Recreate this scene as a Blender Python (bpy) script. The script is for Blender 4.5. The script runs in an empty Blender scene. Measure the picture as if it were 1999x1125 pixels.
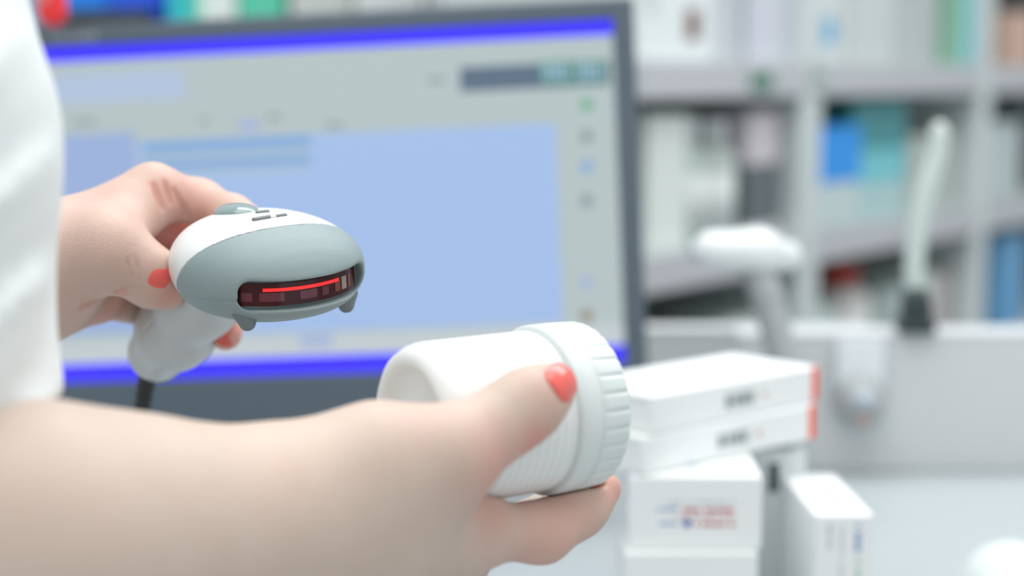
import bpy, bmesh, math, random
import numpy as np
from mathutils import Vector, Matrix

# ------------------------------------------------------------------ camera, world, lights
scene = bpy.context.scene
COL = scene.collection
W_PX, H_PX = 1999, 1125
LENS = 60.0
F_PX = W_PX * LENS / 36.0
CAM = Vector((0.0, 0.0, 1.25))
PITCH = math.radians(7.0)
FWD = Vector((0, math.cos(PITCH), -math.sin(PITCH)))
UP = Vector((0, math.sin(PITCH), math.cos(PITCH)))
RT = Vector((1, 0, 0))

cd = bpy.data.cameras.new('camera')
cam = bpy.data.objects.new('camera', cd)
COL.objects.link(cam)
cam.location = CAM
cam.rotation_euler = (math.radians(90) - PITCH, 0, 0)
cd.lens = LENS
cd.sensor_width = 36.0
cd.clip_start = 0.02
cd.dof.use_dof = True
cd.dof.focus_distance = 0.705
cd.dof.aperture_fstop = 3.95
scene.camera = cam

scene.view_settings.view_transform = 'Standard'
scene.view_settings.look = 'None'
scene.view_settings.gamma = 1.0
scene.view_settings.use_curve_mapping = False
scene.view_settings.exposure = 0.0

world = bpy.data.worlds.new('world')
scene.world = world
world.use_nodes = True
bg = world.node_tree.nodes['Background']
bg.inputs[0].default_value = (0.93, 0.97, 0.985, 1)
bg.inputs[1].default_value = 0.79


def area_light(name, loc, size, energy, color=(1, 1, 1), target=None):
    l = bpy.data.lights.new(name, 'AREA')
    l.shape = 'RECTANGLE'
    l.size, l.size_y = size
    l.energy = energy
    l.color = color
    o = bpy.data.objects.new(name, l)
    COL.objects.link(o)
    o.location = loc
    if target is not None:
        d = Vector(target) - Vector(loc)
        o.rotation_euler = d.to_track_quat('-Z', 'Y').to_euler()
    return o


area_light('ceiling_light', (0.05, 0.55, 2.55), (1.5, 1.0), 15, (1.0, 0.99, 0.97))
area_light('ceiling_light', (0.6, 1.75, 2.65), (2.2, 0.8), 28, (0.95, 0.98, 1.0))


def at(px, py, d):
    """point seen at photograph pixel (px, py) at depth d along the optical axis"""
    return CAM + FWD * d + RT * ((px - 999.5) / F_PX * d) + UP * (-(py - 562.5) / F_PX * d)


# ------------------------------------------------------------------ helpers
def s2l(c):
    r = []
    for v in c[:3]:
        v = v / 255.0
        r.append(v / 12.92 if v <= 0.04045 else ((v + 0.055) / 1.055) ** 2.4)
    return tuple(r) + (1.0,)


MATS = {}


def mat(name, rgb, rough=0.5, spec=0.5, noise=0.0, scale=40.0, bump=0.0, bscale=300.0, emit=None, estr=0.0,
        coat=0.0, metal=0.0, trans=0.0):
    if name in MATS:
        return MATS[name]
    m = bpy.data.materials.new(name)
    m.use_nodes = True
    nt = m.node_tree
    b = nt.nodes['Principled BSDF']
    c = s2l(rgb)
    b.inputs['Base Color'].default_value = c
    b.inputs['Roughness'].default_value = rough
    b.inputs['Specular IOR Level'].default_value = spec
    b.inputs['Coat Weight'].default_value = coat
    b.inputs['Metallic'].default_value = metal
    b.inputs['Transmission Weight'].default_value = trans
    if emit:
        b.inputs['Emission Color'].default_value = s2l(emit)
        b.inputs['Emission Strength'].default_value = estr
    tc = nt.nodes.new('ShaderNodeTexCoord')
    if noise > 0:
        n = nt.nodes.new('ShaderNodeTexNoise')
        n.inputs['Scale'].default_value = scale
        n.inputs['Detail'].default_value = 4
        nt.links.new(tc.outputs['Object'], n.inputs['Vector'])
        mx = nt.nodes.new('ShaderNodeMixRGB')
        mx.inputs[1].default_value = tuple(v * (1 - noise) for v in c[:3]) + (1,)
        mx.inputs[2].default_value = tuple(min(1, v * (1 + noise)) for v in c[:3]) + (1,)
        nt.links.new(n.outputs['Fac'], mx.inputs[0])
        nt.links.new(mx.outputs[0], b.inputs['Base Color'])
    if bump > 0:
        n2 = nt.nodes.new('ShaderNodeTexNoise')
        n2.inputs['Scale'].default_value = bscale
        n2.inputs['Detail'].default_value = 3
        nt.links.new(tc.outputs['Object'], n2.inputs['Vector'])
        bp = nt.nodes.new('ShaderNodeBump')
        bp.inputs['Strength'].default_value = bump
        bp.inputs['Distance'].default_value = 0.001
        nt.links.new(n2.outputs['Fac'], bp.inputs['Height'])
        nt.links.new(bp.outputs['Normal'], b.inputs['Normal'])
    MATS[name] = m
    return m


def emis(name, rgb, strength=1.0):
    if name in MATS:
        return MATS[name]
    m = bpy.data.materials.new(name)
    m.use_nodes = True
    nt = m.node_tree
    b = nt.nodes['Principled BSDF']
    b.inputs['Base Color'].default_value = (0.02, 0.02, 0.025, 1)
    b.inputs['Roughness'].default_value = 0.35
    b.inputs['Emission Color'].default_value = s2l(rgb)
    b.inputs['Emission Strength'].default_value = strength
    MATS[name] = m
    return m


def mesh_obj(name, verts, faces, m, parent=None, smooth=False, matrix=None):
    me = bpy.data.meshes.new(name)
    me.from_pydata([tuple(v) for v in verts], [], [tuple(f) for f in faces])
    me.update()
    ms = m if isinstance(m, (list, tuple)) else [m]
    for x in ms:
        me.materials.append(x)
    if smooth:
        me.polygons.foreach_set('use_smooth', [True] * len(me.polygons))
    o = bpy.data.objects.new(name, me)
    COL.objects.link(o)
    if parent is not None:
        o.parent = parent
    if matrix is not None:
        o.matrix_world = matrix
    return o


def bm_obj(name, bm, m, parent=None, smooth=False):
    me = bpy.data.meshes.new(name)
    bm.to_mesh(me)
    bm.free()
    ms = m if isinstance(m, (list, tuple)) else [m]
    for x in ms:
        me.materials.append(x)
    if smooth:
        me.polygons.foreach_set('use_smooth', [True] * len(me.polygons))
    o = bpy.data.objects.new(name, me)
    COL.objects.link(o)
    if parent is not None:
        o.parent = parent
    return o


def box_bm(x0, x1, y0, y1, z0, z1, bev=0.0, seg=2, bm=None):
    b = bmesh.new()
    bmesh.ops.create_cube(b, size=1.0)
    for v in b.verts:
        v.co = Vector((x0 + (v.co.x + .5) * (x1 - x0), y0 + (v.co.y + .5) * (y1 - y0), z0 + (v.co.z + .5) * (z1 - z0)))
    if bev > 0:
        bmesh.ops.bevel(b, geom=list(b.edges), offset=bev, segments=seg, affect='EDGES', profile=0.5)
    if bm is not None:
        me = bpy.data.meshes.new('tmp')
        b.to_mesh(me)
        b.free()
        bm.from_mesh(me)
        bpy.data.meshes.remove(me)
        return bm
    return b


def empty(name, matrix=None):
    o = bpy.data.objects.new(name, None)
    COL.objects.link(o)
    o.empty_display_size = 0.05
    if matrix is not None:
        o.matrix_world = matrix
    return o


def tag(o, label=None, cat=None, group=None, kind=None):
    if label:
        o['label'] = label
    if cat:
        o['category'] = cat
    if group:
        o['group'] = group
    if kind:
        o['kind'] = kind
    return o


def tube(pts, radii, n=16, caps=True):
    """verts, faces of a tube along pts"""
    pts = [Vector(p) for p in pts]
    V, Fc = [], []
    t0 = (pts[1] - pts[0]).normalized()
    ref = Vector((0, 0, 1)) if abs(t0.z) < .9 else Vector((1, 0, 0))
    u = t0.cross(ref).normalized()
    for i, p in enumerate(pts):
        t = (pts[min(i + 1, len(pts) - 1)] - pts[max(i - 1, 0)]).normalized()
        u = (u - t * u.dot(t)).normalized()
        w = t.cross(u)
        r = radii[i] if hasattr(radii, '__len__') else radii
        for k in range(n):
            a = 2 * math.pi * k / n
            V.append(p + (u * math.cos(a) + w * math.sin(a)) * r)
    for i in range(len(pts) - 1):
        for k in range(n):
            k2 = (k + 1) % n
            Fc.append((i * n + k, i * n + k2, (i + 1) * n + k2, (i + 1) * n + k))
    if caps:
        Fc.append(tuple(range(n - 1, -1, -1)))
        Fc.append(tuple((len(pts) - 1) * n + k for k in range(n)))
    return V, Fc


def spline(pts, n=8):
    """Catmull-Rom through pts (tuples of any length)"""
    P = [np.array(p, float) for p in pts]
    P = [2 * P[0] - P[1]] + P + [2 * P[-1] - P[-2]]
    out = []
    for i in range(1, len(P) - 2):
        for k in range(n):
            t = k / n
            out.append(0.5 * ((2 * P[i]) + (-P[i - 1] + P[i + 1]) * t + (2 * P[i - 1] - 5 * P[i] + 4 * P[i + 1] - P[i + 2]) * t ** 2
                              + (-P[i - 1] + 3 * P[i] - 3 * P[i + 1] + P[i + 2]) * t ** 3))
    out.append(P[-2])
    return out


def lathe(profile, n=96, ripple=None):
    """profile: list of (axial z, radius). returns verts, faces round the local z axis"""
    V, Fc = [], []
    for j, (z, r) in enumerate(profile):
        for k in range(n):
            a = 2 * math.pi * k / n
            rr = r if ripple is None else ripple(j, a, r)
            V.append((rr * math.cos(a), rr * math.sin(a), z))
    m = len(profile)
    for j in range(m - 1):
        for k in range(n):
            k2 = (k + 1) % n
            Fc.append((j * n + k, j * n + k2, (j + 1) * n + k2, (j + 1) * n + k))
    return V, Fc


# ------------------------------------------------------------------ signed distance modelling
def cone(a, b, r1, r2, n=None, s=1.0):
    return ('c', np.array(a, np.float32), np.array(b, np.float32), r1, r2,
            None if n is None else np.array(Vector(n).normalized(), np.float32), s)


def prim_d(P, pr):
    _, a, b, r1, r2, n, s = pr
    ab = b - a
    L2 = float(ab @ ab) + 1e-12
    q = P - a
    t = np.clip((q @ ab) / L2, 0, 1)
    q = q - t[..., None] * ab
    if n is not None:
        q = q + ((s - 1) * (q @ n))[..., None] * n
    return np.sqrt((q * q).sum(-1)) - (r1 + (r2 - r1) * t)


def smin(a, b, k):
    if k <= 0:
        return np.minimum(a, b)
    h = np.maximum(k - np.abs(a - b), 0) / k
    return np.minimum(a, b) - h * h * k * 0.25


def smax(a, b, k):
    return -smin(-a, -b, k)


def chain(pts, k=0.004):
    """pts: list of (point, radius)"""
    return [cone(pts[i][0], pts[i + 1][0], pts[i][1], pts[i + 1][1]) for i in range(len(pts) - 1)]


def prim_box(pr):
    m = max(pr[3], pr[4])
    return np.minimum(pr[1], pr[2]) - m, np.maximum(pr[1], pr[2]) + m


def grid_sdf(parts, cuts, h, lo=None, hi=None, pad=0.006, mod=None):
    """parts: list of (prims, k_inside, k_out); cuts: (prim, k). returns verts, quads"""
    los, his = zip(*[prim_box(p) for pp, _, _ in parts for p in pp])
    L = np.min(los, 0) - pad if lo is None else np.array(lo)
    Hh = np.max(his, 0) + pad if hi is None else np.array(hi)
    N = np.ceil((Hh - L) / h).astype(int) + 1
    ax = [(L[i] + h * np.arange(N[i])).astype(np.float32) for i in range(3)]
    Fd = np.full(N, 0.05, np.float32)
    M = 0.022

    def sub(lo_, hi_):
        i0 = np.maximum(np.floor((lo_ - L) / h).astype(int), 0)
        i1 = np.minimum(np.ceil((hi_ - L) / h).astype(int) + 1, N)
        if np.any(i1 <= i0):
            return None
        sl = tuple(slice(i0[i], i1[i]) for i in range(3))
        P = np.stack(np.meshgrid(*[ax[i][sl[i]] for i in range(3)], indexing='ij'), -1)
        return sl, P
    for prims, ki, ko in parts:
        bl = np.min([prim_box(p)[0] for p in prims], 0) - M
        bh = np.max([prim_box(p)[1] for p in prims], 0) + M
        r = sub(bl, bh)
        if r is None:
            continue
        sl, P = r
        d = None
        for p in prims:
            x = prim_d(P, p)
            d = x if d is None else smin(d, x, ki)
        Fd[sl] = smin(Fd[sl], d, ko)
    for p, k in cuts:
        bl, bh = prim_box(p)
        r = sub(bl - 0.004, bh + 0.004)
        if r is None:
            continue
        sl, P = r
        Fd[sl] = smax(Fd[sl], -prim_d(P, p), k)
    if mod is not None:
        P = np.stack(np.meshgrid(*ax, indexing='ij'), -1)
        Fd = mod(P, Fd)
    return surface_nets(Fd, L, h)


def eval_sdf(parts, P):
    P = np.array(P, np.float32)
    tot = None
    for prims, ki, ko in parts:
        d = None
        for p in prims:
            x = prim_d(P, p)
            d = x if d is None else smin(d, x, ki)
        tot = d if tot is None else smin(tot, d, ko)
    return tot


def surface_nets(Fd, L, h):
    S = Fd < 0
    c = np.zeros(np.array(Fd.shape) - 1, np.int8)
    for i in (0, 1):
        for j in (0, 1):
            for k in (0, 1):
                c += S[i:Fd.shape[0] - 1 + i, j:Fd.shape[1] - 1 + j, k:Fd.shape[2] - 1 + k]
    act = np.argwhere((c > 0) & (c < 8))
    idx = np.full(c.shape, -1, np.int32)
    idx[act[:, 0], act[:, 1], act[:, 2]] = np.arange(len(act))
    corners = [(i, j, k) for i in (0, 1) for j in (0, 1) for k in (0, 1)]
    val = {cn: Fd[act[:, 0] + cn[0], act[:, 1] + cn[1], act[:, 2] + cn[2]] for cn in corners}
    acc = np.zeros((len(act), 3))
    cnt = np.zeros(len(act))
    for cn in corners:
        for d in range(3):
            if cn[d] == 0:
                c2 = list(cn)
                c2[d] = 1
                c2 = tuple(c2)
                a, b = val[cn], val[c2]
                x = (a < 0) != (b < 0)
                t = np.where(x, a / np.where(x, a - b, 1), 0)
                p = np.array(cn, float)[None, :].repeat(len(act), 0)
                p[:, d] += t
                acc[x] += p[x]
                cnt[x] += 1
    V = L + h * (act + acc / cnt[:, None])
    quads = []
    for d in range(3):
        o1, o2 = [(1, 2), (2, 0), (0, 1)][d]
        sa = [slice(None)] * 3
        sb = [slice(None)] * 3
        sa[d] = slice(0, -1)
        sb[d] = slice(1, None)
        A = S[tuple(sa)]
        B = S[tuple(sb)]
        e = np.argwhere(A != B)
        inside = A[e[:, 0], e[:, 1], e[:, 2]]
        ok = (e[:, o1] > 0) & (e[:, o2] > 0) & (e[:, o1] < c.shape[o1]) & (e[:, o2] < c.shape[o2])
        e, inside = e[ok], inside[ok]

        def ci(d1, d2):
            q = e.copy()
            q[:, o1] += d1
            q[:, o2] += d2
            return idx[q[:, 0], q[:, 1], q[:, 2]]
        q = np.stack([ci(-1, -1), ci(0, -1), ci(0, 0), ci(-1, 0)], 1)
        q[~inside] = q[~inside][:, ::-1]
        quads.append(q)
    Q = np.concatenate(quads)
    Q = Q[(Q >= 0).all(1)]
    return V, Q


def fast_mesh(name, V, Q, mats, parent=None, attr=None):
    me = bpy.data.meshes.new(name)
    me.vertices.add(len(V))
    me.vertices.foreach_set('co', np.asarray(V, np.float32).ravel())
    me.loops.add(len(Q) * 4)
    me.loops.foreach_set('vertex_index', np.asarray(Q, np.int32).ravel())
    me.polygons.add(len(Q))
    me.polygons.foreach_set('loop_start', np.arange(len(Q), dtype=np.int32) * 4)
    me.polygons.foreach_set('loop_total', np.full(len(Q), 4, np.int32))
    me.polygons.foreach_set('use_smooth', np.ones(len(Q), bool))
    for x in (mats if isinstance(mats, (list, tuple)) else [mats]):
        me.materials.append(x)
    if attr:
        for k, v in attr.items():
            a = me.attributes.new(k, 'FLOAT', 'POINT')
            a.data.foreach_set('value', np.asarray(v, np.float32))
    me.update(calc_edges=True)
    me.validate()
    o = bpy.data.objects.new(name, me)
    COL.objects.link(o)
    if parent is not None:
        o.parent = parent
    return o


def rot_from_axes(x, y, z, loc):
    m = Matrix((x, y, z)).transposed().to_4x4()
    m.translation = loc
    return m


# ------------------------------------------------------------------ setting: floor, walls, counter
M_wall = mat('wall_paint', (214, 222, 224), 0.8, noise=.03, scale=6)
M_floor = mat('floor_vinyl', (190, 194, 196), 0.4, noise=.06, scale=9)
tag(bm_obj('floor', box_bm(-3, 4, -1.2, 5.2, -0.05, 0), M_floor), kind='structure')
tag(bm_obj('wall_back', box_bm(-3, 4, 4.6, 4.7, 0, 2.8), M_wall), kind='structure')

M_top = mat('counter_laminate', (176, 184, 186), 0.35, noise=.02, scale=30)
M_body = mat('counter_body', (196, 202, 206), 0.5, noise=.02, scale=12)
M_panel = mat('panel_laminate', (212, 215, 217), 0.42, noise=.025, scale=10)
ct = empty('counter', Matrix.Translation((0.3, 1.3, 0)))
bm_obj('worktop', box_bm(-1.6, 1.5, -.35, .36, .865, .9, .004), M_top, ct)
bm_obj('base_cabinet', box_bm(-1.55, 1.45, -.30, .34, 0.0, .865, .003), M_body, ct)
bm_obj('plinth', box_bm(-1.55, 1.45, -.315, -.30, 0.0, .09), M_panel, ct)
tag(ct, 'pale grey laminate counter the monitor and cartons stand on', 'counter')

pn = empty('counter_upstand', Matrix.Translation((0, 1.5, .9)))
bm_obj('panel_board', box_bm(.20, 1.75, 0, .045, 0.0, .120, .002, 2), M_panel, pn)
bm_obj('top_cap', box_bm(.20, 1.75, -.0005, .0455, .120, .126, .003, 3), M_panel, pn)
tag(pn, 'low grey upstand panel along the back of the counter', 'panel')
pn2 = empty('divider_panel', Matrix.Translation((0, 1.58, .9)))
bm_obj('panel_board', box_bm(.05, .335, 0, .03, 0, .112, .002), M_panel, pn2)
bm_obj('top_cap', box_bm(.05, .335, -.001, .031, .112, .118, .002), M_panel, pn2)
tag(pn2, 'short grey divider board behind the second scanner, next to the monitor edge', 'panel')

# ------------------------------------------------------------------ monitor
M_bezel = mat('bezel_plastic', (86, 99, 110), 0.32, noise=.03, scale=20)
M_dark = mat('dark_plastic', (44, 52, 58), 0.45, noise=.04, scale=20)
MON_D = 1.36
mon_c = at(630, 395, MON_D)
roll, yaw = math.radians(2.2), math.radians(4.5)
mY = (FWD * math.cos(yaw) + RT * math.sin(yaw)).normalized()      # away from the viewer
mX0 = (RT - mY * RT.dot(mY)).normalized()
mZ0 = mX0.cross(mY)
mX = mX0 * math.cos(roll) + mZ0 * math.sin(roll)
mZ = mZ0 * math.cos(roll) - mX0 * math.sin(roll)


def mon_local(px, py):
    d = (at(px, py, 1.0) - CAM)
    t = (mon_c - CAM).dot(mY) / d.dot(mY)
    p = CAM + d * t - mon_c
    return p.dot(mX), p.dot(mZ)


mon_base = Vector((mon_c.x, mon_c.y + 0.07, 0.9))
mon = empty('computer_monitor', Matrix.Translation(mon_base))
tag(mon, 'wide dark-framed computer monitor with a lit blue and grey screen', 'monitor')
M_mon = rot_from_axes(mX, mY, mZ, mon_c - mon_base)
sx1 = mon_local(1208, 380)[0]
sx0 = sx1 - (mon_local(640, 58)[1] - mon_local(660, 728)[1]) * 1.777
sz1 = mon_local(640, 66)[1]
sz0 = mon_local(660, 728)[1]


def mpart(name, bm, m, smooth=False, parent=None):
    bmesh.ops.transform(bm, matrix=M_mon, verts=list(bm.verts))
    return bm_obj(name, bm, m, parent or mon, smooth)


bt, bs, bb = 0.0165, 0.0175, 0.040
fr = bmesh.new()
box_bm(sx0 - bs, sx1 + bs, -.004, .018, sz1, sz1 + bt, .002, 2, fr)
box_bm(sx0 - bs, sx1 + bs, -.004, .018, sz0 - bb, sz0, .002, 2, fr)
box_bm(sx0 - bs, sx0, -.004, .018, sz0 - .003, sz1 + .003, .002, 2, fr)
box_bm(sx1, sx1 + bs, -.004, .018, sz0 - .003, sz1 + .003, .002, 2, fr)
mpart('bezel', fr, M_bezel)
mpart('rear_housing', box_bm(sx0 - bs + .004, sx1 + bs - .004, .012, .050, sz0 - bb + .004, sz1 + bt - .004, .006, 3), M_dark)

SCR_BG = emis('screen_grey', (176, 190, 190))
scr_v, scr_f, scr_m = [], [], []
scr_mats = [SCR_BG]


def srect(x0, y0, x1, y1, m, lay, local=False):
    if local:
        a0, b0, a1, b1 = x0, y0, x1, y1
    else:
        xm, ym = (x0 + x1) / 2, (y0 + y1) / 2
        a0, a1 = mon_local(x0, ym)[0], mon_local(x1, ym)[0]
        b1, b0 = mon_local(xm, y0)[1], mon_local(xm, y1)[1]
    a0, a1 = max(a0, sx0), min(a1, sx1)
    b0, b1 = max(b0, sz0), min(b1, sz1)
    i = len(scr_v)
    y = 0.002 - lay * 0.00015
    for a, b in ((a0, b0), (a1, b0), (a1, b1), (a0, b1)):
        scr_v.append(M_mon @ Vector((a, y, b)))
    scr_f.append((i, i + 1, i + 2, i + 3))
    if m not in scr_mats:
        scr_mats.append(m)
    scr_m.append(scr_mats.index(m))


E_blue = emis('screen_bar_blue', (46, 30, 255), 1.15)
E_pane = emis('screen_pane_blue', (158, 186, 228))
E_pane2 = emis('screen_pane_dim', (150, 172, 214))
E_field = emis('screen_field', (172, 190, 216))
E_row = emis('screen_row_blue', (118, 162, 214))
E_rowb = emis('screen_row_pale', (168, 188, 200))
E_lcd = emis('screen_readout', (82, 103, 124))
E_dig = emis('screen_digits', (150, 196, 208))
E_green = emis('screen_green', (84, 170, 124))
E_text = emis('screen_text', (128, 142, 146))
E_lav = emis('screen_lavender', (158, 174, 216))
E_foot = emis('screen_footer', (190, 200, 204))
E_brown = emis('screen_brown', (140, 118, 100))
srect(sx0, sz0, sx1, sz1, SCR_BG, 0, True)
srect(sx0, sz1 - .0118, sx1, sz1, E_blue, 1, True)
srect(sx0, sz0, sx1, sz0 + .0140, E_blue, 1, True)
srect(sx0, sz0 + .0140, sx1, sz0 + .031, E_foot, 1, True)
srect(40, 142, 360, 200, E_field, 1)
srect(40, 262, 270, 655, E_pane2, 1)
srect(274, 258, 1092, 645, E_pane, 1)
srect(278, 272, 605, 292, E_row, 2)
srect(278, 293, 605, 308, E_rowb, 2)
srect(278, 309, 605, 326, E_row, 2)
srect(278, 327, 605, 338, E_rowb, 2)
srect(897, 124, 1190, 172, E_lcd, 1)
for (x0, x1) in ((1056, 1112), (1119, 1184)):
    for a in ((x0, 118, x1, 121), (x0, 161, x1, 164), (x0, 118, x0 + 3, 164), (x1 - 3, 118, x1, 164)):
        srect(*a, E_green, 2)
for i, x0 in enumerate((1062, 1087, 1128, 1153)):              # blocky figures of the readout
    for a in ((0, 127, 19, 132), (0, 140, 19, 144), (0, 151, 19, 156), (0, 127, 6, 156), (13, 127, 19, 156)):
        srect(x0 + a[0], a[1] - 2, x0 + a[2], a[3] - 2, E_dig, 3)
for x0, x1, y in ((142, 190, 232), (390, 415, 229), (522, 556, 222), (636, 680, 239), (835, 872, 150)):
    for k in range(int((x1 - x0) / 9)):
        srect(x0 + k * 9, y, x0 + k * 9 + 6, y + 12, E_text, 1)
srect(466, 234, 505, 254, E_lav, 1)
for y, m in ((204, E_green), (266, E_text), (325, E_row), (392, E_text), (552, E_lav), (617, E_brown)):
    srect(1134, y - 7, 1156, y + 7, m, 1)
    srect(1139, y - 12, 1151, y + 12, m, 2)
srect(585, 656, 648, 676, E_lav, 2)
so = mesh_obj('screen', scr_v, scr_f, scr_mats, mon)
so.data.polygons.foreach_set('material_index', scr_m)
so['label'] = 'lit screen with blue bars, pale panes and a readout'
# pale maker's mark on the frame, too blurred to read
lg = bmesh.new()
x = -0.0
for k, w in enumerate((8, 6, 9, 7, 8, 9, 7, 8)):
    a0 = mon_local(100 + x, 66)[0]
    a1 = mon_local(100 + x + w, 66)[0]
    box_bm(a0, a1, -.0046, -.004, sz1 + .004, sz1 + .010, 0, 1, lg)
    x += w + 4
mpart('frame_lettering', lg, mat('mark_silver', (150, 165, 172), .3, metal=.4))
nk = box_bm(-.035, .035, .045, .075, -.345, -.05, .006, 2)
mpart('neck', nk, M_dark)
bm = box_bm(-.13, .13, -.10, .10, .001, .016, .006, 3)
bm_obj('stand_foot', bm, M_dark, mon)

# red glossy clip on the frame's corner
rp = at(100, 18, MON_D - .014)
ro = empty('red_clip', Matrix.Translation(rp))
V, Q = grid_sdf([([cone((0, 0, .022), (.001, 0, -.002), .0110, .0120, (0, 1, 0), 1.5)], 0, 0)], [], .0011)
fast_mesh('clip_body', V, Q, mat('red_gloss', (238, 30, 34), .22, coat=.6), ro)
V, Q = grid_sdf([([cone((-.003, -.0075, .016), (-.002, -.0085, .006), .0035, .002)], 0, 0)], [], .0008)
fast_mesh('clip_lever', V, Q, mat('pale_red_gloss', (236, 150, 150), .25), ro)
tag(ro, 'glossy red rounded clip on the upper left corner of the monitor frame', 'clip')

# dark device in the gap beneath the monitor
pc = empty('desktop_box', Matrix.Translation((-.20, 1.60, .9)))
bm_obj('casing', box_bm(-.30, .22, -.06, .055, .0, .085, .006, 3), mat('black_case', (26, 33, 35), .4, noise=.05), pc)
for k in range(5):
    bm_obj('vent_slot', box_bm(-.26 + k * .03, -.24 + k * .03, -.0612, -.0598, .03, .055), mat('black_slot', (10, 12, 13), .6), pc)
bm_obj('front_cover', box_bm(-.08, .2, -.0635, -.0598, .012, .07, .001), mat('greenish_black', (40, 56, 54), .3), pc)
tag(pc, 'flat black device on the counter under the monitor', 'device')

# ------------------------------------------------------------------ the barcode scanner in hand
def scan_axes(yaw, pit, rol):
    T = -FWD
    Fv = RT * (math.sin(yaw) * math.cos(pit)) - UP * math.sin(pit) + T * (math.cos(yaw) * math.cos(pit))
    Fv.normalize()
    R0 = UP.cross(Fv).normalized()
    U0 = Fv.cross(R0)
    R = R0 * math.cos(rol) + U0 * math.sin(rol)
    U = U0 * math.cos(rol) - R0 * math.sin(rol)
    return R, -Fv, U


SR, SB, SU = scan_axes(math.radians(36), math.radians(7), math.radians(8))
SC = at(611, 560, 0.70)
M_SC = rot_from_axes(SR, SB, SU, SC)
M_SCI = M_SC.inverted()
HW, HB = 0.0390, 0.045


def _pchip(xs, ys):
    """dense smooth version of a profile (Hermite with averaged slopes)"""
    xs, ys = np.array(xs, float), np.array(ys, float)
    m = np.gradient(ys, xs)
    X = np.linspace(xs[0], xs[-1], 1200)
    i = np.clip(np.searchsorted(xs, X) - 1, 0, len(xs) - 2)
    h = xs[i + 1] - xs[i]
    t = (X - xs[i]) / h
    Y = ((2 * t ** 3 - 3 * t ** 2 + 1) * ys[i] + (t ** 3 - 2 * t ** 2 + t) * h * m[i] + (-2 * t ** 3 + 3 * t ** 2) * ys[i + 1] + (t ** 3 - t ** 2) * h * m[i + 1])
    return X, Y


def head_f(P, grow=0.0):
    a, b, c = P[..., 0], P[..., 1], P[..., 2]
    bb_ = np.clip(b, 0.0003, 0.0999)
    t = np.clip(1 - bb_ / HB, 0, 1)
    w = HW * (1 - t ** 3) ** (1 / 2.2)
    back = np.clip((bb_ - HB) / (0.1 - HB), 0, 1)
    w = w * (1 - 0.52 * back ** 1.25) * np.sqrt(np.maximum(1 - np.clip((back - .6) / .4, 0, 1) ** 2, 1e-4))
    kb = [0, .002, .005, .010, .018, .030, .045, .060, .075, .088, .0999]
    ci = lambda x, xs, ys: np.interp(x, np.linspace(0, .1, 400), np.interp(np.linspace(0, .1, 400), *_pchip(xs, ys)))
    zt = ci(bb_, kb, [.0030, .0078, .0122, .0168, .0213, .0252, .0272, .0270, .0235, .0160, .003])
    zb = ci(bb_, kb, [-.0060, -.0098, -.0122, -.0142, -.0160, -.0172, -.0178, -.0176, -.0160, -.0120, 0])
    zc, hh = (zt + zb) / 2, np.maximum((zt - zb) / 2, 1e-4)
    w = np.maximum(w, 1e-4)
    p = 2.25
    g = (np.abs(a) / w) ** p + (np.abs(c - zc) / hh) ** p
    d = (g ** (1 / p) - 1) * np.minimum(hh, w)
    d = np.maximum(d, np.maximum(-b, b - 0.0985))
    return d - grow


def yfront(a):
    q = np.clip(np.abs(a) / (HW * 1.0), 0, .9999)
    return HB * (1 - (1 - q ** 2.2) ** (1 / 3))


SEAM0, SEAMK, SEAMA = 0.0285, -1.2, 0.0


def seam(P):
    return P[..., 1] - (SEAM0 + SEAMK * (P[..., 2] - 0.018)) - SEAMA * P[..., 0]


def slot2d(a, c, hw, hh, r, cc=-0.0028):
    qa = np.abs(a - 0.0015) - (hw - r)
    qc = np.abs(c - cc - 2.2 * a * a) - (hh - r)
    return np.sqrt(np.maximum(qa, 0) ** 2 + np.maximum(qc, 0) ** 2) + np.minimum(np.maximum(qa, qc), 0) - r


def local_grid(lo, hi, h):
    lo, hi = np.array(lo), np.array(hi)
    N = np.ceil((hi - lo) / h).astype(int) + 1
    ax = [(lo[i] + h * np.arange(N[i])).astype(np.float32) for i in range(3)]
    return np.stack(np.meshgrid(*ax, indexing='ij'), -1), lo


HANDLE = [cone((0, .072, .000), (0, .108, -.018), .0180, .0178, (1, 0, 0), 1.03),
          cone((0, .108, -.018), (0, .138, -.038), .0178, .0175, (1, 0, 0), 1.0),
          cone((0, .138, -.038), (0, .163, -.053), .0175, .0145, (1, 0, 0), 1.0)]


def handle_f(P):
    d = None
    for p in HANDLE:
        x = prim_d(P, p)
        d = x if d is None else smin(d, x, .010)
    return d


def head_hit(px, py):
    """local point where the view ray meets the head"""
    for k in range(40):
        q = _head_hit(px, py + k)
        if q is not None:
            return q


def _head_hit(px, py):
    o = M_SCI @ CAM
    dr = (M_SCI.to_3x3() @ (at(px, py, 1.0) - CAM)).normalized()
    ts = np.arange(0.55, 0.95, 0.0004)
    P = np.array(o)[None] + ts[:, None] * np.array(dr)[None]
    f = head_f(P)
    i = np.argmax(f < 0)
    return Vector(P[i]) if f[i] < 0 else None


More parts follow.
